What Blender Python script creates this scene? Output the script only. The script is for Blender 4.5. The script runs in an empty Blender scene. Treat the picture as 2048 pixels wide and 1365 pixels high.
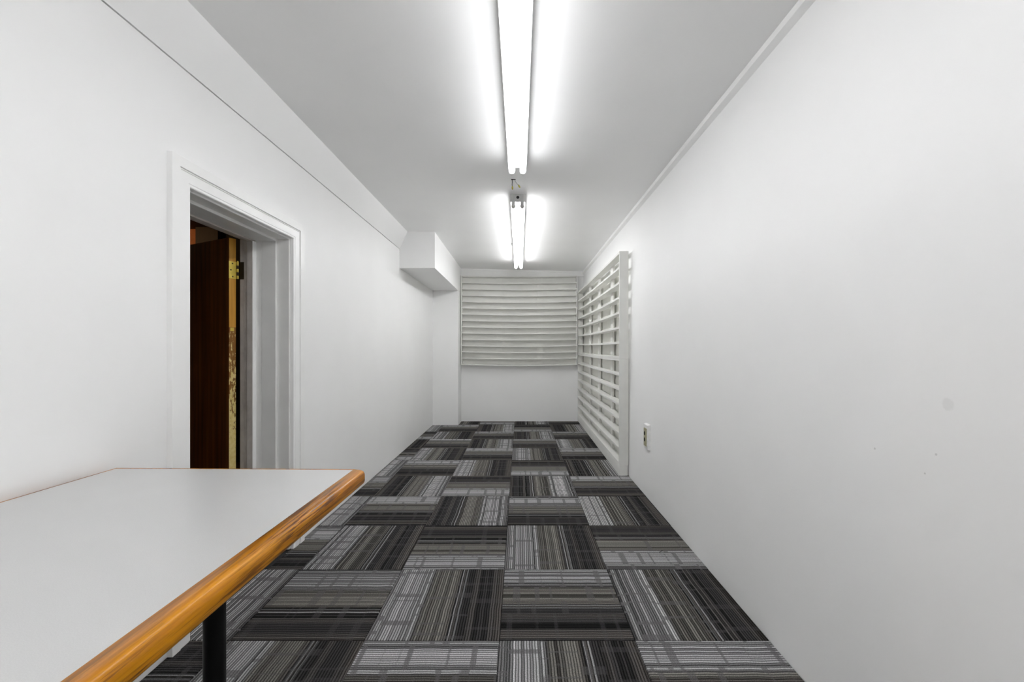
import bpy, bmesh, math, random
from mathutils import Vector, Matrix

random.seed(7)
scene = bpy.context.scene
COL = scene.collection

# ---------------------------------------------------------------- camera, world, exposure
EYE = 1.076
FPX, CX, CY = 830.0, 1039.0, 699.0            # focal length and principal point for a 2048 x 1365 frame
cam_data = bpy.data.cameras.new('camera')
cam = bpy.data.objects.new('camera', cam_data)
COL.objects.link(cam)
cam.location = (0, 0, EYE)
cam.rotation_euler = (math.pi / 2, 0, 0)
cam_data.sensor_fit = 'HORIZONTAL'
cam_data.sensor_width = 36.0
cam_data.lens = FPX / 2048 * 36.0
cam_data.shift_x = (1024 - CX) / 2048
cam_data.shift_y = (CY - 682.5) / 2048
cam_data.clip_start = 0.02
scene.camera = cam

world = bpy.data.worlds.new('world')
world.use_nodes = True
world.node_tree.nodes['Background'].inputs['Color'].default_value = (0.02, 0.02, 0.02, 1)
world.node_tree.nodes['Background'].inputs['Strength'].default_value = 0.3
scene.world = world

vs = scene.view_settings
vs.view_transform = 'Standard'
vs.look = 'None'
vs.gamma = 1.0
vs.use_curve_mapping = False
vs.exposure = 0.68
TUBE_STRENGTH = 7.2          # older pair of tubes overhead
TUBE_STRENGTH_FAR = 12.0      # fresher pair in the farther fixture
TUBE_STRENGTH_REAR = 14.0     # pair behind the viewpoint
try:
    scene.cycles.max_bounces = 9
    scene.cycles.diffuse_bounces = 8
except Exception:
    pass

# ---------------------------------------------------------------- node helpers
class NT:
    def __init__(self, name):
        self.m = bpy.data.materials.new(name)
        self.m.use_nodes = True
        self.t = self.m.node_tree
        self.b = self.t.nodes['Principled BSDF']
    def n(self, typ, **kw):
        nd = self.t.nodes.new(typ)
        for k, v in kw.items():
            setattr(nd, k, v)
        return nd
    def put(self, sock, v):
        if v is None:
            return
        if hasattr(v, 'is_output'):
            self.t.links.new(v, sock)
        else:
            sock.default_value = v
    def math(self, op, a, b=None, c=None, clamp=False):
        nd = self.n('ShaderNodeMath', operation=op)
        nd.use_clamp = clamp
        for i, v in enumerate((a, b, c)):
            self.put(nd.inputs[i], v)
        return nd.outputs[0]
    def mix(self, fac, a, b, blend='MIX'):
        nd = self.n('ShaderNodeMix', data_type='RGBA', blend_type=blend)
        self.put(nd.inputs[0], fac)
        self.put(nd.inputs[6], a)
        self.put(nd.inputs[7], b)
        return nd.outputs[2]
    def ramp(self, fac, stops, interp='LINEAR'):
        nd = self.n('ShaderNodeValToRGB')
        cr = nd.color_ramp
        cr.interpolation = interp
        while len(cr.elements) < len(stops):
            cr.elements.new(0.5)
        for e, (p, c) in zip(cr.elements, stops):
            e.position = p
        for e, (p, c) in zip(cr.elements, stops):
            e.color = (c, c, c, 1) if isinstance(c, (int, float)) else (*c, 1)
        self.put(nd.inputs[0], fac)
        return nd.outputs[0]
    def noise(self, vec=None, scale=5, detail=2, rough=0.5, dim='3D', w=None):
        nd = self.n('ShaderNodeTexNoise', noise_dimensions=dim)
        if vec is not None:
            self.put(nd.inputs['Vector'], vec)
        if w is not None:
            self.put(nd.inputs['W'], w)
        self.put(nd.inputs['Scale'], scale)
        self.put(nd.inputs['Detail'], detail)
        self.put(nd.inputs['Roughness'], rough)
        return nd.outputs[0]
    def coord(self, which='Object'):
        return self.n('ShaderNodeTexCoord').outputs[which]
    def mapping(self, vec, scale=(1, 1, 1), loc=(0, 0, 0), rot=(0, 0, 0)):
        nd = self.n('ShaderNodeMapping')
        self.put(nd.inputs['Vector'], vec)
        nd.inputs['Scale'].default_value = scale
        nd.inputs['Location'].default_value = loc
        nd.inputs['Rotation'].default_value = rot
        return nd.outputs[0]
    def bump(self, h, strength=0.2, dist=0.002):
        nd = self.n('ShaderNodeBump')
        nd.inputs['Strength'].default_value = strength
        nd.inputs['Distance'].default_value = dist
        self.put(nd.inputs['Height'], h)
        self.t.links.new(nd.outputs[0], self.b.inputs['Normal'])
    def set(self, **kw):
        for k, v in kw.items():
            self.put(self.b.inputs[k.replace('_', ' ')], (*v, 1) if isinstance(v, tuple) and len(v) == 3 else v)

def rgb(*c):
    return (*c, 1)

def paint(name, col, rough=0.5, var=0.03, scale=3.0, bump=0.05, bscale=60, spec=0.3):
    k = NT(name)
    co = k.coord('Object')
    n1 = k.noise(co, scale, 2, 0.55)
    a = tuple(max(0, c * (1 - var)) for c in col)
    b = tuple(min(1, c * (1 + var)) for c in col)
    k.put(k.b.inputs['Base Color'], k.ramp(n1, [(0.3, a), (0.7, b)]))
    k.set(Roughness=rough)
    k.b.inputs['Specular IOR Level'].default_value = spec
    if bump:
        k.bump(k.noise(co, bscale, 2, 0.6), bump, 0.002)
    return k.m

def plain(name, col, rough=0.5, metal=0.0, spec=0.5):
    k = NT(name)
    co = k.coord('Object')
    n1 = k.noise(co, 40, 2, 0.5)
    k.put(k.b.inputs['Base Color'], k.ramp(n1, [(0.3, tuple(c * 0.92 for c in col)), (0.7, tuple(min(1, c * 1.06) for c in col))]))
    k.set(Roughness=rough, Metallic=metal)
    k.b.inputs['Specular IOR Level'].default_value = spec
    return k.m

def wall_right_paint():
    k = NT('wall_right_paint')
    co = k.coord('Object')
    base = k.ramp(k.noise(co, 2.2, 3, 0.55), [(0.3, (0.90, 0.90, 0.893)), (0.7, (0.92, 0.92, 0.913))])
    # a faint greasy smudge and a few small scuffs on the paint
    def spot(c, r, sy=1.0, sz=1.0):
        v = k.mapping(co, scale=(0.0, sy / r, sz / r), loc=(0, -c[0] * sy / r, -c[1] * sz / r))
        ln = k.n('ShaderNodeVectorMath', operation='LENGTH')
        k.put(ln.inputs[0], v)
        d = k.math('ADD', ln.outputs['Value'], k.math('MULTIPLY', k.noise(co, 60, 2), 0.5))
        return k.ramp(d, [(0.75, 1.0), (1.0, 0.0)])
    sm = spot((0.905, 0.956), 0.020)
    base = k.mix(k.math('MULTIPLY', sm, 0.16), base, rgb(0.5, 0.5, 0.48))
    for c in ((1.09, 0.815), (0.93, 0.84), (0.955, 0.79)):
        base = k.mix(k.math('MULTIPLY', spot(c, 0.004), 0.35), base, rgb(0.3, 0.3, 0.28))
    # the strip of wall behind the slatted units is coloured darker and creamier than the rest
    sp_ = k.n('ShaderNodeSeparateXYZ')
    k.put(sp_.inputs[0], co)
    creamy = k.math('MULTIPLY', k.math('GREATER_THAN', sp_.outputs[1], 3.60), k.math('LESS_THAN', sp_.outputs[2], 1.90))
    base = k.mix(creamy, base, rgb(0.77, 0.77, 0.725))
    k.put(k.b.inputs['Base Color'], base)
    k.set(Roughness=0.52)
    k.b.inputs['Specular IOR Level'].default_value = 0.35
    k.bump(k.math('ADD', k.noise(co, 55, 2, 0.6), k.math('MULTIPLY', k.noise(co, 1.6, 1), 1.5)), 0.05, 0.002)
    return k.m

def carpet():
    k = NT('carpet_tile')
    uv = k.n('ShaderNodeUVMap').outputs[0]
    sep = k.n('ShaderNodeSeparateXYZ')
    k.put(sep.inputs[0], uv)
    u0, v0 = sep.outputs[0], sep.outputs[1]
    at = k.n('ShaderNodeAttribute', attribute_type='OBJECT', attribute_name='seed')
    seed = at.outputs['Fac']
    # slow wobble of the yarn lines
    wob = k.math('MULTIPLY', k.math('SUBTRACT', k.noise(dim='1D', w=k.math('ADD', k.math('MULTIPLY', v0, 4.0), k.math('MULTIPLY', seed, 3.7)), scale=1.0), 0.5), 0.012)
    u = k.math('ADD', u0, wob)
    wsd = k.n('ShaderNodeTexWhiteNoise', noise_dimensions='1D')
    k.put(wsd.inputs['W'], seed)
    sh = k.math('MULTIPLY', k.math('SUBTRACT', wsd.outputs['Value'], 0.5), 0.10)
    us = k.math('ADD', k.math('MULTIPLY', u, 0.94), k.math('ADD', sh, 0.03))
    T = (0.110, 0.106, 0.096)
    BR = (0.072, 0.067, 0.061)
    DK = (0.046, 0.043, 0.041)
    BK = (0.026, 0.025, 0.025)
    stops = [(0.0, (0.10, 0.098, 0.098)), (0.05, 0.19), (0.085, 0.13), (0.115, (0.23, 0.227, 0.23)), (0.24, 0.20), (0.285, 0.09), (0.30, 0.23),
             (0.33, (0.11, 0.107, 0.105)), (0.345, T), (0.39, BR), (0.42, T), (0.50, (0.118, 0.113, 0.102)), (0.545, BR), (0.575, BK), (0.59, 0.17),
             (0.605, DK), (0.625, 0.14), (0.638, BK), (0.70, DK), (0.755, BK), (0.87, DK), (0.91, (0.058, 0.053, 0.049)), (0.975, BK)]
    base = k.ramp(us, stops, 'CONSTANT')
    # individual yarn ribs
    N = 50.0
    rib = k.math('FLOOR', k.math('MULTIPLY', u, N))
    fr = k.math('FRACT', k.math('MULTIPLY', u, N))
    wn = k.n('ShaderNodeTexWhiteNoise', noise_dimensions='2D')
    cmb = k.n('ShaderNodeCombineXYZ')
    k.put(cmb.inputs[0], rib)
    k.put(cmb.inputs[1], seed)
    k.put(wn.inputs['Vector'], cmb.outputs[0])
    ribv = k.ramp(wn.outputs['Value'], [(0.0, 0.28), (0.25, 0.45), (0.34, 0.95), (0.8, 1.15), (1.0, 1.5)])
    wsd2 = k.n('ShaderNodeTexWhiteNoise', noise_dimensions='1D')
    k.put(wsd2.inputs['W'], k.math('ADD', seed, 50.5))
    amp = k.ramp(wsd2.outputs['Value'], [(0.0, 0.45), (0.4, 0.75), (1.0, 1.0)])
    col = k.mix(amp, base, k.mix(1.0, base, ribv, 'MULTIPLY'))
    gap = k.ramp(k.math('ABSOLUTE', k.math('SUBTRACT', fr, 0.5)), [(0.14, 1.0), (0.48, 0.16)])
    col = k.mix(1.0, col, gap, 'MULTIPLY')
    # woven cross bars that tie the light and dark bands together
    zone = k.ramp(us, [(0.0, 0.0), (0.08, 0.15), (0.3, 0.3), (0.345, 0.45), (0.545, 0.6), (0.70, 0.8)], 'CONSTANT')
    p = k.math('ADD', k.math('MULTIPLY', v0, 1.0), k.math('ADD', k.math('MULTIPLY', zone, 31.3), k.math('MULTIPLY', seed, 7.31)))
    nb = k.noise(dim='1D', w=p, scale=11.0, detail=1.0)
    soft = k.math('MULTIPLY', k.math('SUBTRACT', k.noise(k.mapping(uv, scale=(40, 40, 1)), 1.0, 2), 0.5), 0.10)
    bar = k.ramp(k.math('ADD', nb, soft), [(0.585, 0.0), (0.635, 1.0)])
    bst = k.ramp(us, [(0.0, 0.85), (0.345, 0.65), (0.575, 0.5), (0.72, 0.28)])
    ndb = k.ramp(us, [(0.0, (0.072, 0.070, 0.072)), (0.5, (0.055, 0.053, 0.053)), (0.75, (0.040, 0.039, 0.040))])
    col = k.mix(k.math('MULTIPLY', bar, bst), col, ndb)
    # tuft speckle
    tv = k.mapping(uv, scale=(230, 120, 1))
    sp = k.ramp(k.noise(tv, 1.0, 2, 0.6), [(0.30, 0.55), (0.5, 1.0), (0.72, 1.55)])
    col = k.mix(1.0, k.mix(1.0, col, sp, 'MULTIPLY'), rgb(1.9, 1.9, 1.9), 'MULTIPLY')
    k.put(k.b.inputs['Base Color'], col)
    k.set(Roughness=0.95)
    k.b.inputs['Specular IOR Level'].default_value = 0.05
    hgt = k.math('ADD', k.math('MULTIPLY', k.math('ABSOLUTE', k.math('SUBTRACT', fr, 0.5)), -1.2), k.noise(tv, 1.0, 2))
    k.bump(hgt, 0.5, 0.003)
    return k.m

def oak():
    k = NT('oak_edge')
    co = k.coord('Object')
    g = k.mapping(co, scale=(60, 2.2, 60))
    a = k.noise(g, 1.0, 6, 0.65)
    base = k.ramp(a, [(0.30, (0.26, 0.078, 0.002)), (0.43, (0.52, 0.190, 0.004)), (0.56, (0.64, 0.260, 0.006)), (0.75, (0.72, 0.33, 0.014))])
    pore = k.ramp(k.noise(k.mapping(co, scale=(260, 9, 260)), 1.0, 3, 0.6), [(0.50, 0.0), (0.56, 1.0)])
    patch = k.ramp(k.noise(k.mapping(co, scale=(22, 2.5, 22)), 1.0, 3), [(0.43, 0.0), (0.56, 1.0)])
    base = k.mix(k.math('MULTIPLY', k.math('MULTIPLY', pore, patch), 0.92), base, rgb(0.09, 0.028, 0.004))
    base = k.mix(k.math('MULTIPLY', patch, 0.35), base, rgb(0.20, 0.065, 0.006))
    k.put(k.b.inputs['Base Color'], base)
    k.set(Roughness=0.32)
    k.b.inputs['Coat Weight'].default_value = 0.28
    k.b.inputs['Coat Roughness'].default_value = 0.15
    k.b.inputs['Specular IOR Level'].default_value = 0.25
    k.bump(k.math('SUBTRACT', 1.0, pore), 0.15, 0.001)
    return k.m

def dark_wood():
    k = NT('dark_stained_wood')
    co = k.coord('Object')
    a = k.noise(k.mapping(co, scale=(45, 45, 1.3)), 1.0, 5, 0.6)
    base = k.ramp(a, [(0.3, (0.10, 0.029, 0.006)), (0.55, (0.20, 0.062, 0.012)), (0.75, (0.28, 0.10, 0.020))])
    scr = k.ramp(k.noise(k.mapping(co, scale=(30, 30, 160), rot=(0.5, 0.3, 0)), 1.0, 1), [(0.80, 0.0), (0.84, 1.0)])
    base = k.mix(k.math('MULTIPLY', scr, 0.5), base, rgb(0.22, 0.10, 0.04))
    k.put(k.b.inputs['Base Color'], base)
    k.set(Roughness=0.38)
    k.b.inputs['Specular IOR Level'].default_value = 0.35
    k.bump(a, 0.08, 0.001)
    return k.m

def door_edge_paint():
    k = NT('worn_door_edge')
    co = k.coord('Object')
    sep = k.n('ShaderNodeSeparateXYZ')
    k.put(sep.inputs[0], co)
    z = sep.outputs[2]
    g = k.noise(k.mapping(co, scale=(60, 60, 3)), 1.0, 4)
    wood = k.ramp(g, [(0.3, (0.55, 0.25, 0.025)), (0.7, (0.80, 0.42, 0.06))])
    bare = k.ramp(g, [(0.3, (0.20, 0.075, 0.010)), (0.7, (0.36, 0.16, 0.03))])
    cream = k.ramp(k.noise(co, 60, 4), [(0.3, (0.78, 0.60, 0.20)), (0.7, (0.90, 0.74, 0.33))])
    fl = k.noise(k.mapping(co, scale=(75, 75, 22)), 1.0, 3, 0.7)
    # paint survives better lower down the edge
    thr = k.math('ADD', fl, k.math('MULTIPLY', k.math('SUBTRACT', 0.80, z), 0.42))
    lower = k.mix(k.ramp(thr, [(0.44, 0.0), (0.47, 1.0)]), bare, cream)
    dots = k.ramp(k.noise(co, 150, 2), [(0.70, 0.0), (0.74, 1.0)])
    lower = k.mix(k.math('MULTIPLY', dots, 0.6), lower, rgb(0.06, 0.05, 0.02))
    lim = k.math('LESS_THAN', z, 1.192)
    k.put(k.b.inputs['Base Color'], k.mix(lim, wood, lower))
    k.set(Roughness=0.4)
    k.bump(thr, 0.3, 0.001)
    return k.m

def laminate():
    k = NT('grey_laminate')
    co = k.coord('Object')
    n = k.noise(co, 3.0, 3)
    base = k.ramp(n, [(0.3, (0.565, 0.565, 0.562)), (0.7, (0.60, 0.60, 0.597))])
    spk = k.ramp(k.noise(co, 700, 1), [(0.35, 0.96), (0.65, 1.03)])
    base = k.mix(1.0, base, spk, 'MULTIPLY')
    k.put(k.b.inputs['Base Color'], base)
    k.set(Roughness=0.30)
    k.b.inputs['Specular IOR Level'].default_value = 0.45
    k.bump(k.noise(co, 250, 2), 0.03, 0.0005)
    return k.m

def emissive(name, col, strength):
    k = NT(name)
    k.set(Base_Color=(0.9, 0.9, 0.9), Roughness=0.3)
    k.b.inputs['Emission Color'].default_value = (*col, 1)
    k.b.inputs['Emission Strength'].default_value = strength
    return k.m

M = {
    'wall': paint('wall_paint', (0.91, 0.91, 0.905), 0.45, 0.015, 2.0, 0.05, 55, 0.35),
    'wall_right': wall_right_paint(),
    'ceiling': paint('ceiling_paint', (0.915, 0.915, 0.91), 0.38, 0.02, 1.6, 0.05, 40, 0.45),
    'trim': paint('trim_paint', (0.90, 0.90, 0.89), 0.35, 0.02, 6, 0.04, 90, 0.45),
    'jamb': paint('jamb_paint', (0.80, 0.80, 0.785), 0.35, 0.03, 8, 0.04, 90, 0.45),
    'old_jamb': paint('old_jamb_paint', (0.52, 0.485, 0.45), 0.5, 0.10, 18, 0.2, 60, 0.3),
    'shelf': paint('cream_shelf_paint', (0.78, 0.78, 0.75), 0.4, 0.03, 7, 0.05, 120, 0.4),
    'carpet': carpet(),
    'subfloor': plain('subfloor', (0.02, 0.02, 0.02), 0.9),
    'oak': oak(),
    'laminate': laminate(),
    'darkwood': dark_wood(),
    'door_edge': door_edge_paint(),
    'black_metal': plain('black_metal', (0.002, 0.002, 0.002), 0.38, 0.0, 0.22),
    'fixture': plain('white_enamel', (0.60, 0.60, 0.59), 0.35),
    'socket': plain('white_plastic', (0.62, 0.62, 0.60), 0.4),
    'steel': plain('tube_cap_metal', (0.55, 0.55, 0.53), 0.3, 0.9),
    'tube': emissive('fluorescent_glass', (0.975, 0.98, 1.0), TUBE_STRENGTH),
    'tube_rear': emissive('fluorescent_glass_rear', (0.985, 0.985, 1.0), TUBE_STRENGTH_REAR),
    'tube_far': emissive('fluorescent_glass_fresh', (0.985, 0.985, 1.0), TUBE_STRENGTH_FAR),
    'brass': plain('brass', (0.86, 0.66, 0.12), 0.30, 0.35),
    'dark_brass': plain('dark_brass', (0.05, 0.035, 0.02), 0.45, 0.5),
    'black': plain('black_hole', (0.004, 0.004, 0.004), 0.8),
    'plate': plain('white_plate', (0.86, 0.86, 0.85), 0.35),
    'receptacle': plain('ivory_receptacle', (0.40, 0.38, 0.24), 0.4),
    'yellow': plain('yellow_plastic', (0.62, 0.54, 0.09), 0.4),
    'wire_grey': plain('grey_wire', (0.28, 0.28, 0.27), 0.5),
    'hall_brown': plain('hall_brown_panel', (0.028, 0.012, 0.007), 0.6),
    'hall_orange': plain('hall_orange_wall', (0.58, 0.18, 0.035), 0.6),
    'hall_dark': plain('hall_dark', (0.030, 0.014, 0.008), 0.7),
    'bulb': emissive('warm_bulb', (1.0, 0.62, 0.30), 150.0),
}

# ---------------------------------------------------------------- mesh helpers
def link(name, me, mat, parent=None):
    o = bpy.data.objects.new(name, me)
    COL.objects.link(o)
    if mat is not None and not me.materials:
        me.materials.append(M[mat] if isinstance(mat, str) else mat)
    if parent is not None:
        o.parent = parent
    return o

def mesh_from(bm, smooth=False):
    bmesh.ops.recalc_face_normals(bm, faces=bm.faces)
    me = bpy.data.meshes.new('mesh')
    bm.to_mesh(me)
    bm.free()
    if smooth:
        for p in me.polygons:
            p.use_smooth = True
    return me

def bx(bm, x0, x1, y0, y1, z0, z1):
    v = [bm.verts.new((x, y, z)) for x in (x0, x1) for y in (y0, y1) for z in (z0, z1)]
    for f in ((0, 1, 3, 2), (4, 6, 7, 5), (0, 4, 5, 1), (2, 3, 7, 6), (0, 2, 6, 4), (1, 5, 7, 3)):
        bm.faces.new([v[i] for i in f])
    return v

def box(name, x0, x1, y0, y1, z0, z1, mat, parent=None, bev=0.0, seg=2):
    bm = bmesh.new()
    bx(bm, x0, x1, y0, y1, z0, z1)
    if bev:
        bmesh.ops.bevel(bm, geom=list(bm.edges), offset=bev, segments=seg, profile=0.5, affect='EDGES')
    return link(name, mesh_from(bm), mat, parent)

def prism(name, pts, axis, a0, a1, mat, parent=None, smooth=False):
    """closed 2-D outline swept along an axis: axis 'y' takes (x,z), 'x' takes (y,z), 'z' takes (x,y)"""
    bm = bmesh.new()
    def P(p, a):
        return {'y': (p[0], a, p[1]), 'x': (a, p[0], p[1]), 'z': (p[0], p[1], a)}[axis]
    A = [bm.verts.new(P(p, a0)) for p in pts]
    B = [bm.verts.new(P(p, a1)) for p in pts]
    n = len(pts)
    for i in range(n):
        bm.faces.new((A[i], A[(i + 1) % n], B[(i + 1) % n], B[i]))
    bm.faces.new(A)
    bm.faces.new(B[::-1])
    return link(name, mesh_from(bm, smooth), mat, parent)

def lathe(name, prof, origin, direction, mat, parent=None, seg=20, smooth=True):
    """prof: list of (distance along the axis, radius)"""
    d = Vector(direction).normalized()
    q = d.to_track_quat('Z', 'Y')
    bm = bmesh.new()
    rings = []
    for a, r in prof:
        ring = []
        for i in range(seg):
            t = 2 * math.pi * i / seg
            ring.append(bm.verts.new(Vector(origin) + q @ Vector((r * math.cos(t), r * math.sin(t), a))))
        rings.append(ring)
    for r0, r1 in zip(rings, rings[1:]):
        for i in range(seg):
            bm.faces.new((r0[i], r0[(i + 1) % seg], r1[(i + 1) % seg], r1[i]))
    bm.faces.new(rings[0][::-1])
    bm.faces.new(rings[-1])
    o = link(name, mesh_from(bm, smooth), mat, parent)
    if smooth:
        for p in o.data.polygons:
            if len(p.vertices) > 4:
                p.use_smooth = False
    return o

def pipe(name, pts, r, mat, parent=None, seg=8):
    bm = bmesh.new()
    pts = [Vector(p) for p in pts]
    rings = []
    for i, p in enumerate(pts):
        t = (pts[min(i + 1, len(pts) - 1)] - pts[max(i - 1, 0)]).normalized()
        q = t.to_track_quat('Z', 'Y')
        rings.append([bm.verts.new(p + q @ Vector((r * math.cos(2 * math.pi * k / seg), r * math.sin(2 * math.pi * k / seg), 0))) for k in range(seg)])
    for a, b in zip(rings, rings[1:]):
        for k in range(seg):
            bm.faces.new((a[k], a[(k + 1) % seg], b[(k + 1) % seg], b[k]))
    bm.faces.new(rings[0][::-1])
    bm.faces.new(rings[-1])
    return link(name, mesh_from(bm, True), mat, parent)

def empty(name, loc=(0, 0, 0)):
    o = bpy.data.objects.new(name, None)
    o.empty_display_size = 0.05
    COL.objects.link(o)
    o.location = loc
    return o

def tag(o, label=None, cat=None, group=None, kind=None):
    if label:
        o['label'] = label
    if cat:
        o['category'] = cat
    if group:
        o['group'] = group
    if kind:
        o['kind'] = kind
    return o

def struct(o, label, cat=None):
    return tag(o, label, cat, kind='structure')

# ---------------------------------------------------------------- the room
XL, YB, YF = -1.231, 6.198, -3.45
ZC_L = EYE + 1.208                      # ceiling height over the sloped fascia
def zceil(x):
    return ZC_L - 0.0239 * (x + 1.149)
def xr(y, z):                           # the right wall leans out slightly
    return 0.925 + 0.003 * max(0.0, y - 2.0) + 0.010 * z
Z_COVE = EYE + 1.03
DY0, DY1, DZ = 1.515, 2.232, EYE + 0.594     # finished door opening in the left wall

# floor slab with the carpet tiles as its pieces
floor = box('floor', -1.60, 1.05, YF, YB + 0.12, -0.06, -0.006, 'subfloor')
struct(floor, 'grey and charcoal striped carpet tile floor of the long room', 'floor')
RB = [1.532 - 0.5 * i for i in range(10, 0, -1)] + [1.532, 2.028, 2.533, 3.036, 3.524, 4.023, 4.517, 4.958, 5.416, 5.93, YB]
CB = [XL, -1.07, -0.5735, -0.0737, 0.427, 0.921]
# side of each tile where the light band lies, rows from nearest to farthest: L R sideways, F far, N near
PAT = ['NLFLF', 'RFLFL', 'FLNLN', 'RFLFL', 'FLNLN',      # rows behind and under the camera
       'NLFLF',                                          # row 1.03 .. 1.53
       'RFLFL', 'FLNLN', 'RFRFL', 'FRNRF', 'RFLNR', 'NLFLF', 'LFRFL', 'NLFRF', 'RFRNR', 'NLNRF']
PAT = ['RFLFL', 'FLNLN', 'RFLFL', 'FLNLN', 'LFRFL'] + PAT
PAT = PAT[-20:]
for j in range(20):
    for i in range(5):
        x0, x1, y0, y1 = CB[i], CB[i + 1], RB[j], RB[j + 1]
        fx0 = x1 - 0.5 if i == 0 else x0
        g = 0.0005
        if j == 19 and i == 0:
            continue
        if i == 4:
            x1 = xr((y0 + y1) / 2, 0) - 0.001
        if j == 18 and i == 0:
            y1 = 5.885
        if j == 10 and i == 0:
            x0 = -1.40
        if j == 19 and i == 1:
            x0 = -0.868
        bm = bmesh.new()
        uvl = bm.loops.layers.uv.new('UVMap')
        b = 0.0016
        dz = random.uniform(-0.0004, 0.0004)
        top = [bm.verts.new((x, y, dz)) for x, y in ((x0 + g + b, y0 + g + b), (x1 - g - b, y0 + g + b), (x1 - g - b, y1 - g - b), (x0 + g + b, y1 - g - b))]
        low = [bm.verts.new((x, y, -0.006)) for x, y in ((x0 + g, y0 + g), (x1 - g, y0 + g), (x1 - g, y1 - g), (x0 + g, y1 - g))]
        bm.faces.new(top)
        for q in range(4):
            bm.faces.new((low[q], low[(q + 1) % 4], top[(q + 1) % 4], top[q]))
        d = PAT[j][i]
        W = 0.5
        for f in bm.faces:
            for lp in f.loops:
                px, py = (lp.vert.co.x - fx0) / W, (lp.vert.co.y - y0) / W
                if d == 'L':
                    c = (px, py)
                elif d == 'R':
                    c = (1 - px, py)
                elif d == 'N':
                    c = (py, px)
                else:
                    c = (1 - py, px)
                lp[uvl].uv = c
        me = bpy.data.meshes.new('carpet_tile')
        bm.to_mesh(me)
        bm.free()
        t = link('carpet_tile', me, 'carpet', floor)
        t['seed'] = float(j * 5 + i + 1)

# left wall with the door opening
bm = bmesh.new()
WX = -1.49
bx(bm, WX, XL, YF, DY0 - 0.02, -0.05, Z_COVE - 0.003)
bx(bm, WX, XL, DY1 + 0.02, YB + 0.1, -0.05, Z_COVE - 0.003)
bx(bm, WX, XL, DY0 - 0.02, DY1 + 0.02, DZ + 0.02, Z_COVE - 0.003)
struct(link('wall_left', mesh_from(bm), 'wall'), 'white painted wall with the cased doorway', 'wall')
# sloped fascia above it, lower edge standing a hair off the wall
xf0, xf1 = XL + 0.004, -1.149
prism('trim_1', [(xf0, Z_COVE), (xf1, ZC_L), (xf1 - 0.02, ZC_L + 0.06), (xf0 - 0.18, ZC_L + 0.06), (xf0 - 0.18, Z_COVE + 0.03), (xf0 - 0.03, Z_COVE)], 'y', YF, 4.262, 'wall')
struct(bpy.data.objects['trim_1'], 'white sloped board closing the angle between wall and ceiling above the doorway', 'trim')
# boxed soffit at the end of it and the chase below
xs = -0.868
bm = bmesh.new()
zb = EYE + 0.8335
pts = [(XL - 0.05, zb), (xs, zb), (xs, zceil(xs) + 0.05), (XL - 0.05, zceil(xs) + 0.05)]
prism('trim_2', pts, 'y', 4.257, YB + 0.05, 'wall')
struct(bpy.data.objects['trim_2'], 'white boxed soffit hanging under the ceiling corner before the chase', 'soffit')
box('trim_3', XL - 0.05, -0.870, 5.887, YB + 0.05, -0.05, zb + 0.01, 'wall')
struct(bpy.data.objects['trim_3'], 'white boxed pipe chase standing in the far corner below the soffit', 'chase')

# right wall (slightly leaning quad strip with thickness)
bm = bmesh.new()
ys = [YF, 0.0, 2.0, 3.4, 4.8, YB + 0.1]
zs = [-0.05, 1.1, 2.32]
grid = [[bm.verts.new((xr(y, z), y, z)) for z in zs] for y in ys]
back = [[bm.verts.new((1.15, y, z)) for z in (zs[0], zs[-1])] for y in (ys[0], ys[-1])]
for a, b_ in zip(grid, grid[1:]):
    for q in range(len(zs) - 1):
        bm.faces.new((a[q], b_[q], b_[q + 1], a[q + 1]))
bm.faces.new((back[0][0], back[0][1], back[1][1], back[1][0]))
bm.faces.new([g[0] for g in grid] + [back[1][0], back[0][0]])
bm.faces.new([g[-1] for g in grid] + [back[1][1], back[0][1]])
bm.faces.new(list(grid[0]) + [back[0][1], back[0][0]])
bm.faces.new(list(grid[-1]) + [back[1][1], back[1][0]])
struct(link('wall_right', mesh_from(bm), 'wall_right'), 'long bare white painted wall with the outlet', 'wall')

box('wall_back', -1.6, 1.15, YB, YB + 0.12, -0.05, 2.4, 'wall')
struct(bpy.data.objects['wall_back'], 'white end wall behind the wall-hung slatted shelf', 'wall')
box('wall_front', -1.6, 1.15, YF - 0.12, YF, -0.05, 2.4, 'wall')
struct(bpy.data.objects['wall_front'], 'plain white wall at the near end of the room', 'wall')

bm = bmesh.new()
c = [bm.verts.new((x, y, zceil(x) + h)) for h in (0, 0.1) for x, y in ((-1.55, YF - 0.1), (1.15, YF - 0.1), (1.15, YB + 0.1), (-1.55, YB + 0.1))]
bm.faces.new(c[:4]); bm.faces.new(c[4:])
for q in range(4):
    bm.faces.new((c[q], c[(q + 1) % 4], c[4 + (q + 1) % 4], c[4 + q]))
struct(link('ceiling', mesh_from(bm), 'ceiling'), 'pale grey painted ceiling carrying two fluorescent fixtures', 'ceiling')

# cove moulding along the right wall
bm = bmesh.new()
ra = []
for y in (YF, 2.0, YB):
    w = xr(y, 2.2)
    ra.append([bm.verts.new(p) for p in ((w + 0.01, y, zceil(w) + 0.005), (w - 0.021, y, zceil(w) + 0.005), (w - 0.021, y, zceil(w) - 0.025), (w + 0.003, y, zceil(w) - 0.044), (w + 0.01, y, zceil(w) - 0.048))])
for a, b_ in zip(ra, ra[1:]):
    for q in range(5):
        bm.faces.new((a[q], a[(q + 1) % 5], b_[(q + 1) % 5], b_[q]))
bm.faces.new(ra[0]); bm.faces.new(ra[-1][::-1])
struct(link('trim_4', mesh_from(bm), 'trim'), 'narrow white moulding where the ceiling meets the long bare wall', 'trim')
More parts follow.
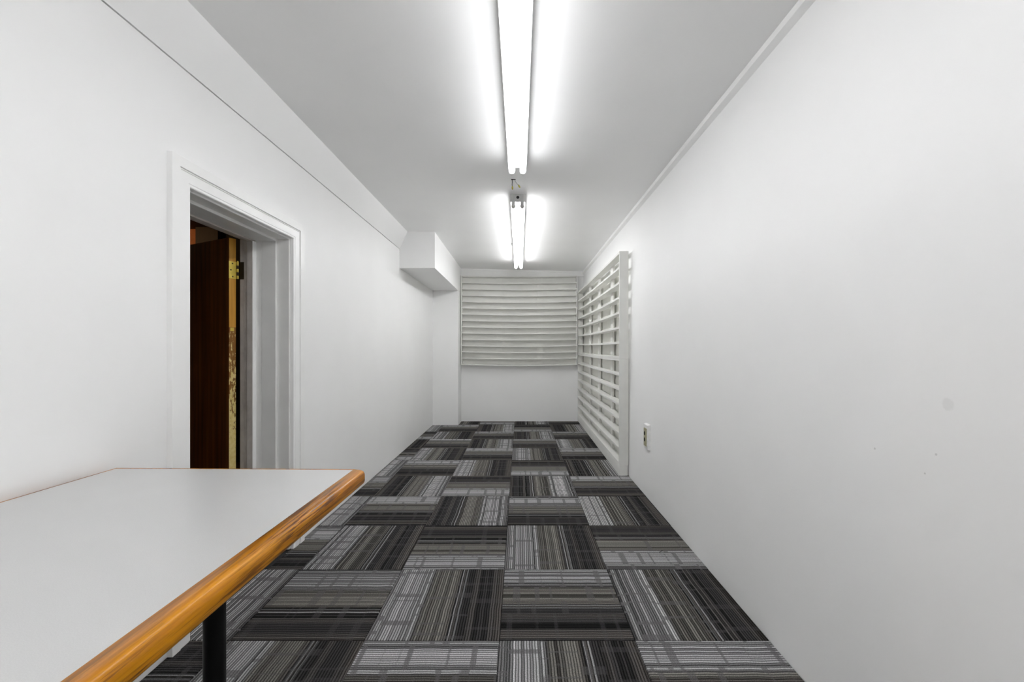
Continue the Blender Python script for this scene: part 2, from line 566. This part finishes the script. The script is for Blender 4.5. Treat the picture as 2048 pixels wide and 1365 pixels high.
# header board and moulding on the back wall
def slope_bar(name, xa, xb, y0, y1, da, db, mat):
    bm = bmesh.new()
    v = []
    for x in (xa, xb):
        for y in (y0, y1):
            for d_ in (da, db):
                v.append(bm.verts.new((x, y, zceil(x) - d_)))
    for f in ((0, 1, 3, 2), (4, 6, 7, 5), (0, 4, 5, 1), (2, 3, 7, 6), (0, 2, 6, 4), (1, 5, 7, 3)):
        bm.faces.new([v[i] for i in f])
    return link(name, mesh_from(bm), mat)
struct(slope_bar('trim_5', -0.868, 0.957, YB - 0.030, YB + 0.02, -0.005, 0.026, 'trim'), 'narrow white moulding along the top of the end wall', 'trim')
bm = bmesh.new()
v = []
for x in (-0.868, 0.957):
    for y in (YB - 0.020, YB + 0.02):
        for zz in (zceil(x) - 0.020, 2.158):
            v.append(bm.verts.new((x, y, zz)))
for f in ((0, 1, 3, 2), (4, 6, 7, 5), (0, 4, 5, 1), (2, 3, 7, 6), (0, 2, 6, 4), (1, 5, 7, 3)):
    bm.faces.new([v[i] for i in f])
struct(link('trim_6', mesh_from(bm), 'trim'), 'flat white header board above the wall-hung slatted shelf', 'trim')

# ---------------------------------------------------------------- doorway: casing, jambs, door
# casing: profile (fraction of width from the opening outward, projection from the wall)
PROF = [(0, -0.004), (0, 0.012), (0.03, 0.0145), (0.11, 0.0145), (0.13, 0.0165), (0.50, 0.0165), (0.505, 0.011), (0.535, 0.011), (0.54, 0.0155),
        (0.565, 0.0155), (0.57, 0.0125), (0.595, 0.0125), (0.60, 0.020), (0.99, 0.020), (1.0, 0.019), (1.0, -0.004)]
CN, CFAR, CT = 1.535, 2.2366, EYE + 0.598
WN, WF, WH = 0.087, 0.104, 0.095
casing = empty('trim_7', (XL, (CN + CFAR) / 2, 0))
struct(casing, 'white grooved door casing around the open doorway', 'trim')
PROF_FLAT = [(w, 0.0165 if 0.5 < w < 0.596 else p) for w, p in PROF]
def sweep(name, st0, st1, pf=PROF):
    bm = bmesh.new()
    A = [bm.verts.new(st0(w, p)) for w, p in pf]
    B = [bm.verts.new(st1(w, p)) for w, p in pf]
    n = len(PROF)
    for i in range(n):
        bm.faces.new((A[i], A[(i + 1) % n], B[(i + 1) % n], B[i]))
    bm.faces.new(A); bm.faces.new(B[::-1])
    o = link(name, mesh_from(bm), 'trim', casing)
    o.matrix_parent_inverse = Matrix.Translation(-Vector(casing.location))
    return o
sweep('casing_leg', lambda w, p: (XL + p, CN - WN * w, 0.0), lambda w, p: (XL + p, CN - WN * w, CT + WH * w), PROF_FLAT)
sweep('casing_leg', lambda w, p: (XL + p, CFAR + WF * w, 0.0), lambda w, p: (XL + p, CFAR + WF * w, CT + WH * w))
sweep('casing_head', lambda w, p: (XL + p, CN - WN * w, CT + WH * w), lambda w, p: (XL + p, CFAR + WF * w, CT + WH * w))

# stepped jamb linings: (x outer, x inner, how far the face stands into the opening)
jamb = empty('trim_8', (-1.36, 1.87, 0))
struct(jamb, 'stepped grey-white jamb lining inside the deep doorway', 'trim')
def jbox(name, *a, mat='jamb', bev=0.002):
    o = box(name, *a, mat, jamb, bev)
    o.matrix_parent_inverse = Matrix.Translation(-Vector(jamb.location))
    return o
FAR, NEAR, HEAD = 2.226, 1.540, EYE + 0.590
for (xa, xb, s, sh, mat) in ((-1.299, -1.236, 0.0, 0.0, 'jamb'), (-1.374, -1.2992, 0.0150, 0.0125, 'jamb'), (-1.409, -1.3745, 0.0135, 0.0110, 'jamb'), (-1.440, -1.4092, 0.036, 0.018, 'old_jamb'), (-1.4630, -1.4402, 0.024, 0.008, 'old_jamb'), (-1.487, -1.4632, 0.019, 0.005, 'old_jamb')):
    far, near, head = FAR - s, NEAR + s, HEAD - sh
    jbox('far_board', xa, xb, far, DY1 + 0.019, 0.0, head + 0.03, mat=mat)
    jbox('near_board', xa, xb, DY0 - 0.019, near, 0.0, head + 0.03, mat=mat)
    jbox('head_board', xa, xb, near - 0.003, far + 0.003, head, DZ + 0.019, mat=mat)
# a stop bead with a rounded nose, seen edge on
bm = bmesh.new()
prism('stop_bead', [(-1.404, 2.214), (-1.404, 2.196), (-1.4055, 2.192), (-1.4085, 2.190), (-1.4092, 2.190), (-1.4092, 2.214)], 'z', 0.0, HEAD - 0.018, 'trim', jamb)
bpy.data.objects['stop_bead'].matrix_parent_inverse = Matrix.Translation(-Vector(jamb.location))
box('threshold', -1.52, -1.405, DY0 - 0.01, DY1 + 0.01, -0.02, 0.004, 'darkwood', jamb, 0.002).matrix_parent_inverse = Matrix.Translation(-Vector(jamb.location))
box('subfloor_strip', -1.405, XL, DY0 - 0.01, DY1 + 0.01, -0.02, -0.0065, 'subfloor', jamb).matrix_parent_inverse = Matrix.Translation(-Vector(jamb.location))

# the door leaf, swung away into the next room (local x = across the leaf from the hinge, y = thickness, z up)
door = empty('door_1', (-1.505, 2.203, 0.0))
struct(door, 'dark brown stained door standing open beyond the doorway', 'door')
ang = math.radians(25)
door.rotation_euler = (0, 0, math.pi - ang)
# in local space +x runs along the leaf away from the hinge, +y points to the camera side
TH = 0.035
def dchild(o):
    return o
box('door_panel', 0.0012, 0.70, 0.0, TH, 0.012, EYE + 0.586, 'darkwood', door, 0.0015)
box('door_edge', 0.0, 0.0012, 0.0004, TH - 0.0004, 0.013, EYE + 0.585, 'door_edge', door)
for hz in (1.448, 0.16):
    hg = empty('hinge', (0, 0, hz))
    hg.parent = door
    box('hinge_leaf', -0.0022, 0.0, 0.0, TH + 0.0015, 0.0, 0.091, 'brass', hg, 0.0004)
    for (sy, sz) in ((0.019, 0.080), (0.027, 0.0455), (0.018, 0.011)):
        lathe('screw', [(0.0, 0.0038), (0.0012, 0.0036), (0.0012, 0.002), (0.0006, 0.0016)], (-0.0021, sy, sz), (-1, 0, 0), 'dark_brass', hg, 12)
    for q in range(5):
        lathe('knuckle', [(0.0, 0.0046), (0.0005, 0.005), (0.0168, 0.005), (0.0173, 0.0046)], (-0.008, -0.004, 0.001 + q * 0.0179), (0, 0, 1), 'brass' if q % 2 == 0 else 'dark_brass', hg, 12)
    lathe('pin_tip', [(0.0, 0.0035), (0.004, 0.0042), (0.006, 0.002)], (-0.008, -0.004, 0.0905), (0, 0, 1), 'brass', hg, 12)
# plate let into the door edge where the old paint begins
box('edge_plate', -0.0012, 0.0, 0.010, TH - 0.006, 1.172, 1.190, 'brass', door)
# fixed hinge plate on the old jamb
for hz in (1.448, 0.16):
    o = box('jamb_hinge_plate', -1.486, -1.447, 2.2025, 2.2068, hz, hz + 0.091, 'dark_brass', jamb, 0.0005)
    o.matrix_parent_inverse = Matrix.Translation(-Vector(jamb.location))
lathe('door_knob', [(0, 0.012), (0.02, 0.010), (0.03, 0.024), (0.045, 0.027), (0.055, 0.018), (0.057, 0.004)], (0.64, TH, 0.90), (0, 1, 0), 'brass', door, 16)

# ---------------------------------------------------------------- the dim room beyond the doorway
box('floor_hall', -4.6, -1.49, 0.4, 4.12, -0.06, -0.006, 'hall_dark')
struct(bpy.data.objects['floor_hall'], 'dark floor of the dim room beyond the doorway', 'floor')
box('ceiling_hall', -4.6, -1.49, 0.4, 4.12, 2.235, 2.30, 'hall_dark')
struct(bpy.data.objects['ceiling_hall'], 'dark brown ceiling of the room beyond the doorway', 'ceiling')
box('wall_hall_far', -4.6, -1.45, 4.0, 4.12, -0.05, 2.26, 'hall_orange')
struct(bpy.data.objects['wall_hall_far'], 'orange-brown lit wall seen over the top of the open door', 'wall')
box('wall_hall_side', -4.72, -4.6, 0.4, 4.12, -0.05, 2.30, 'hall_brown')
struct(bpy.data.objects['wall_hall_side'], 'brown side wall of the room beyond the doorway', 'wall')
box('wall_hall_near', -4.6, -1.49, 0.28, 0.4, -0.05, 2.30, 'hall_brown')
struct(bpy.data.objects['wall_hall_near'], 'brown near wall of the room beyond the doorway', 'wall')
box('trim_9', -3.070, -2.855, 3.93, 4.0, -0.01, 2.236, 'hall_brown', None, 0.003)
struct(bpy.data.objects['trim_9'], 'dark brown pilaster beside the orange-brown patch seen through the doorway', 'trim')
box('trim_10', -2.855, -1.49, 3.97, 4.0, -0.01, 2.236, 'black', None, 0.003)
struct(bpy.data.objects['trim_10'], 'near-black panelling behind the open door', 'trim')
lamp = empty('ceiling_bulb', (-3.75, 3.2, 2.235))
tag(lamp, 'warm bare bulb on the ceiling of the room beyond the doorway', 'lamp')
lathe('bulb_holder', [(0, 0.045), (0.015, 0.045), (0.018, 0.022), (0.05, 0.020)], (0, 0, 0), (0, 0, -1), 'plate', lamp, 16)
lathe('bulb_glass', [(0.05, 0.012), (0.065, 0.018), (0.09, 0.029), (0.11, 0.026), (0.122, 0.012)], (0, 0, 0), (0, 0, -1), 'bulb', lamp, 16)

# ---------------------------------------------------------------- fluorescent fixtures
XFIX = -0.013
def fixture(y0, y1, label, glass):
    zc = zceil(XFIX)
    f = empty('fluorescent_fixture', (XFIX, (y0 + y1) / 2, zc))
    tag(f, label, 'ceiling light', 'twin-tube ceiling fixtures')
    L = (y1 - y0) / 2
    # channel: a shallow tray with sloping lower shoulders
    prism('housing', [(-0.057, 0.004), (-0.057, -0.057), (-0.056, -0.058), (0.056, -0.058), (0.057, -0.057), (0.057, 0.004)], 'y', -L + 0.001, L - 0.001, 'fixture', f)
    for s in (-1, 1):
        # end plate with its knock-out hole
        ya, yb_ = sorted((s * L, s * (L + 0.002)))
        box('end_plate', -0.0572, 0.0572, ya, yb_, -0.060, 0.002, 'fixture', f, 0.0005)
        lathe('knockout_hole', [(0, 0.0115), (0.0006, 0.0113)], (0.0, s * (L + 0.0018), -0.026), (0, s, 0), 'black', f, 20)
        for sx in (-1, 1):
            # lamp holder
            yh = s * (L - 0.012)
            bm = bmesh.new()
            bx(bm, sx * 0.0335 - 0.013, sx * 0.0335 + 0.013, yh - 0.010, yh + 0.010, -0.092, -0.050)
            bmesh.ops.bevel(bm, geom=[e for e in bm.edges], offset=0.004, segments=2, profile=0.5, affect='EDGES')
            link('lamp_holder', mesh_from(bm), 'socket', f)
    for sx in (-1, 1):
        tube = lathe('tube', [(0, 0.0145), (0.004, 0.0178), (0.012, 0.0190), (2 * L - 0.050, 0.0190), (2 * L - 0.042, 0.0178), (2 * L - 0.038, 0.0145)], (sx * 0.0335, -L + 0.019, -0.090), (0, 1, 0), glass, f, 20)
        for s in (-1, 1):
            lathe('tube_cap', [(0, 0.0150), (0.002, 0.0165), (0.014, 0.0165), (0.018, 0.0145)], (sx * 0.0335, s * (L - 0.003), -0.090), (0, -s, 0), 'steel', tube, 16)
    # splice plate and screw at mid length
    box('splice_plate', -0.0335, 0.0335, -0.004, 0.004, -0.0605, -0.0575, 'socket', f, 0.0008)
    lathe('cover_screw', [(0, 0.010), (0.004, 0.0095), (0.006, 0.005)], (0, 0.022, -0.058), (0, 0, -1), 'fixture', f, 14)
    return f
fixture(0.105, 2.562, 'lit twin-tube fluorescent fixture running overhead towards the loose wires, no end plate in view', 'tube')
fixture(3.155, 5.540, 'lit twin-tube fluorescent fixture with black knock-out hole in its end plate', 'tube_far')

fixture(-2.860, -0.400, 'lit twin-tube fluorescent fixture behind the viewpoint, in line with the other two', 'tube_rear')

# loose wires capped with yellow connectors, hanging from a slot between the fixtures
yw = 2.885
zw = zceil(-0.04)
lw = empty('capped_wires', (-0.043, yw, zw))
tag(lw, 'loose ceiling wires with yellow wire nuts between the two light fixtures', 'wires')
bm = bmesh.new()
box('ceiling_slot', -0.016, 0.016, -0.006, 0.006, -0.0015, 0.001, 'black', lw)
pipe('wire', [(-0.008, 0, 0), (-0.008, 0.004, -0.018), (-0.009, 0.010, -0.034), (-0.007, 0.012, -0.046)], 0.0022, 'black', lw)
pipe('wire', [(0.011, 0, 0), (0.014, 0.003, -0.012), (0.024, 0.010, -0.024), (0.036, 0.014, -0.034)], 0.0014, 'wire_grey', lw)
lathe('wire_nut', [(0, 0.0045), (0.010, 0.0060), (0.018, 0.0050), (0.022, 0.003)], (-0.007, 0.012, -0.044), (0.05, 0.05, -1), 'yellow', lw, 10)
lathe('wire_nut', [(0, 0.0045), (0.010, 0.0060), (0.018, 0.0050), (0.022, 0.003)], (0.035, 0.014, -0.033), (0.55, 0.2, -0.8), 'yellow', lw, 10)
hk = empty('ceiling_hook', (-0.086, 4.64, zceil(-0.086)))
tag(hk, 'tiny dark hook in the ceiling beside the farther light fixture', 'hook')
lathe('hook_base', [(0, 0.008), (0.003, 0.006), (0.006, 0.003)], (0, 0, 0.001), (0, 0, -1), 'wire_grey', hk, 10)
pipe('hook_wire', [(0, 0, -0.003), (0, 0, -0.014), (0.005, 0, -0.020), (0.010, 0, -0.017), (0.011, 0, -0.011)], 0.0018, 'wire_grey', hk, 6)

# ---------------------------------------------------------------- slatted shelves
def sag_board(name, L, x0, d0, d1, z0, z1, sag, parent, n=14, mat='shelf'):
    """board along local x that dips in the middle"""
    bm = bmesh.new()
    rings = []
    for i in range(n + 1):
        t = i / n
        x = x0 + L * t
        s = -sag * (1 - (2 * t - 1) ** 2)
        c_ = 0.0012
        rings.append([bm.verts.new((x, y, z + s)) for y, z in ((d0 + c_, z0), (d1, z0), (d1, z1), (d0 + c_, z1), (d0, z1 - c_), (d0, z0 + c_))])
    for a, b_ in zip(rings, rings[1:]):
        m = len(a)
        for q in range(m):
            bm.faces.new((a[q], a[(q + 1) % m], b_[(q + 1) % m], b_[q]))
    bm.faces.new(rings[0][::-1]); bm.faces.new(rings[-1])
    return link(name, mesh_from(bm), mat, parent)

# wall-hung shelf on the end wall (local x across, y into the wall)
UB0, UB1 = 0.844, 2.160
bu = empty('slatted_shelf', (-0.862, YB - 0.093, UB0))
tag(bu, 'wide wall-hung shelf of many thin sagging cream slats on the end wall', 'shelf')
LB, TB, DB = 1.716, 0.0145, 0.092
HB = UB1 - UB0
box('side_panel', 0, 0.014, 0, DB, 0, HB, 'shelf', bu, 0.001)
box('side_panel', LB - 0.014, LB, 0, DB, 0, HB, 'shelf', bu, 0.001)
for k_ in range(15):
    z = k_ * (HB - TB) / 14
    if k_ == 14:
        sag_board('top_board', LB - 0.028, 0.014, 0.001, DB, z, z + TB, 0.010, bu)
    elif k_ == 0:
        sag_board('bottom_board', LB - 0.028, 0.014, 0.0, DB, z, z + TB, 0.016, bu)
    else:
        sag_board('shelf', LB - 0.028, 0.014, 0.001 + random.uniform(0, 0.001), DB - 0.0045, z, z + TB, 0.014 + random.uniform(-0.002, 0.002), bu)
box('back_panel', 0.014, LB - 0.014, DB - 0.004, DB, 0.004, HB - 0.004, 'shelf', bu)
for xa in (0.515, 1.123):
    box('back_strap', xa, xa + 0.086, DB - 0.016, DB - 0.004, 0.006, HB - 0.014, 'shelf', bu, 0.0008)

# two slatted units stacked along the right wall (local x runs away from the camera, y towards the wall)
Y0U, LU, DU = 3.530, 2.630, 0.077
def wall_unit(z0, z1, label, base):
    u = empty('slatted_wall_unit', (0.848, Y0U, 0.0))
    u.rotation_euler = (0, -0.0053, math.pi / 2 - 0.0053)
    u.scale = (1, -1, 1)
    tag(u, label, 'shelf')
    T_ = 0.019
    box('end_panel', 0, T_, 0, DU, z0, z1, 'shelf', u, 0.0012)
    box('end_panel', LU - T_, LU, 0, DU, z0, z1, 'shelf', u, 0.0012)
    n = 7
    for q in range(n + 1):
        z = z0 + (z1 - T_ - z0) * q / n
        nm = 'bottom_board' if q == 0 else ('top_board' if q == n else 'shelf')
        sag_board(nm, LU - 2 * T_, T_, 0.0008, DU - 0.0012, z, z + T_, 0.004 if q in (0, n) else 0.007, u)
    for (ya, yb_) in ((4.061, 4.150), (4.735, 4.824), (5.385, 5.476)):
        box('back_strap', ya - Y0U, yb_ - Y0U, DU - 0.0188, DU, z0 + 0.002, z1 - 0.002, 'shelf', u, 0.001)
    if base:
        box('plinth', 0.0, LU, 0.0, DU - 0.004, 0.0, z0 - 0.0008, 'shelf', u, 0.0012)
    return u
wall_unit(0.089, 0.9945, 'lower open slatted unit on a plinth along the bare wall, under its twin', True)
wall_unit(0.9955, 1.909, 'upper open slatted unit stacked on another along the bare wall, striped shadows behind', False)

# ---------------------------------------------------------------- wall outlet
yo, zo = 3.005, 0.443
ow = empty('wall_outlet', (xr(yo, zo), yo, zo))
tag(ow, 'thick white outlet box with an ivory double socket on the bare wall', 'outlet')
bm = bmesh.new()
vv = bx(bm, -0.020, 0.004, -0.053, 0.053, -0.094, 0.094)
for v_ in vv:
    if v_.co.x < -0.01:
        v_.co.y *= 0.86
        v_.co.z *= 0.92
bmesh.ops.bevel(bm, geom=list(bm.edges), offset=0.003, segments=3, profile=0.5, affect='EDGES')
link('cover_plate', mesh_from(bm), 'plate', ow)
rc = box('receptacle', -0.026, -0.019, -0.026, 0.026, -0.066, 0.062, 'receptacle', ow, 0.0015)
for dz_ in (-0.021, 0.024):
    lathe('socket_face', [(0, 0.0155), (0.0008, 0.015)], (-0.0258, 0.004, dz_), (-1, 0, 0), 'black', rc, 16)

# ---------------------------------------------------------------- table
TZ = EYE - 0.356
table = empty('table', (-0.83, 0.32, 0.0))
tag(table, 'long grey laminate table with oak front edge and black legs against the wall', 'table')
TX0, TX1, TYN = -1.207, -0.4900, -0.60
YL_, YR_ = 1.2415, 1.229
ox, oy = table.location.x, table.location.y
def TP(x, y, z):
    return (x - ox, y - oy, z)
def poly_prism(name, pts, z0, z1, mat, parent, bev=0.0):
    bm = bmesh.new()
    lo = [bm.verts.new(TP(x, y, z0)) for x, y in pts]
    hi = [bm.verts.new(TP(x, y, z1)) for x, y in pts]
    n = len(pts)
    bm.faces.new(lo[::-1]); bm.faces.new(hi)
    for i in range(n):
        bm.faces.new((lo[i], lo[(i + 1) % n], hi[(i + 1) % n], hi[i]))
    if bev:
        bmesh.ops.bevel(bm, geom=list(bm.edges), offset=bev, segments=2, profile=0.5, affect='EDGES')
    return link(name, mesh_from(bm), mat, parent)
E_ = 0.004
poly_prism('table_top', [(TX0 + E_, TYN), (TX1, TYN), (TX1, YR_ - E_), (TX0 + E_, YL_ - E_)], TZ - 0.030, TZ, 'laminate', table)
poly_prism('edge_strip', [(TX0, TYN), (TX0 + E_, TYN), (TX0 + E_, YL_ - E_), (TX0, YL_)], TZ - 0.030, TZ + 0.0004, 'oak', table)
poly_prism('edge_strip', [(TX0, YL_), (TX0 + E_, YL_ - E_), (TX1, YR_ - E_), (TX1, YR_)], TZ - 0.030, TZ + 0.0006, 'oak', table)
# rounded oak nosing, profile in (x, z), corners eased at the far end
def nosing():
    r1, r2 = 0.014, 0.011
    xa, xb, za, zb_ = TX1, -0.4535, TZ - 0.040, TZ + 0.0008
    prof = [(xa, za), (xb - r2, za)]
    for k_ in range(1, 6):
        t = -math.pi / 2 + k_ * math.pi / 10
        prof.append((xb - r2 + r2 * math.cos(t), za + r2 + r2 * math.sin(t)))
    for k_ in range(0, 7):
        t = k_ * math.pi / 12
        prof.append((xb - r1 + r1 * math.cos(t), zb_ - r1 + r1 * math.sin(t)))
    prof.append((xa, zb_))
    bm = bmesh.new()
    stations = []
    for y, sh in ((TYN, 0.0), (0.0, 0.0), (0.6, 0.0), (1.0, 0.0), (YR_ - 0.014, 0.0), (YR_ - 0.009, 0.0012), (YR_ - 0.004, 0.0042), (YR_ - 0.001, 0.009), (YR_, 0.014)):
        ring = []
        for (x, z) in prof:
            f_ = (x - xa) / (xb - xa)
            zc_ = (za + zb_) / 2
            zz = zc_ + (z - zc_) * (1 - 0.35 * sh / 0.014 * f_)
            ring.append(bm.verts.new(TP(x - sh * f_, y, zz)))
        stations.append(ring)
    m = len(prof)
    for a, b_ in zip(stations, stations[1:]):
        for q in range(m):
            bm.faces.new((a[q], a[(q + 1) % m], b_[(q + 1) % m], b_[q]))
    bm.faces.new(stations[0][::-1]); bm.faces.new(stations[-1])
    o = link('front_nosing', mesh_from(bm, True), 'oak', table)
    o.data.polygons[len(o.data.polygons) - 1].use_smooth = False
    return o
nosing()
for (lx, ly) in ((-0.629, 0.856), (-1.09, 0.856), (-0.629, -0.25), (-1.09, -0.25)):
    lg = lathe('leg', [(0.012, 0.0195), (0.02, 0.0200), (TZ - 0.034, 0.0200), (TZ - 0.030, 0.0200)], TP(lx, ly, 0), (0, 0, 1), 'black_metal', table, 24)
    lathe('leg_foot', [(0.0, 0.018), (0.003, 0.021), (0.012, 0.021), (0.014, 0.018)], TP(lx, ly, 0), (0, 0, 1), 'black', lg, 16)
    bm = bmesh.new()
    lathe('mount_plate', [(TZ - 0.036, 0.045), (TZ - 0.0302, 0.048)], TP(lx, ly, 0), (0, 0, 1), 'black_metal', lg, 20)
for ly in (0.856, -0.25):
    box('cross_rail', -1.07 - ox, -0.649 - ox, ly - 0.012 - oy, ly + 0.012 - oy, TZ - 0.075, TZ - 0.045, 'black_metal', table, 0.002)

# ---------------------------------------------------------------- lint on the carpet
lt = pipe('lint_thread', [(-0.016, -0.012, 0.0015), (-0.013, -0.006, 0.002), (-0.004, -0.001, 0.0025), (0.002, 0.004, 0.002), (0.008, 0.010, 0.0015)], 0.0016, 'black', None, 6)
lt.location = (0.757, 2.205, 0.0)
tag(lt, 'short black thread lying on the carpet near the bare wall', 'lint')
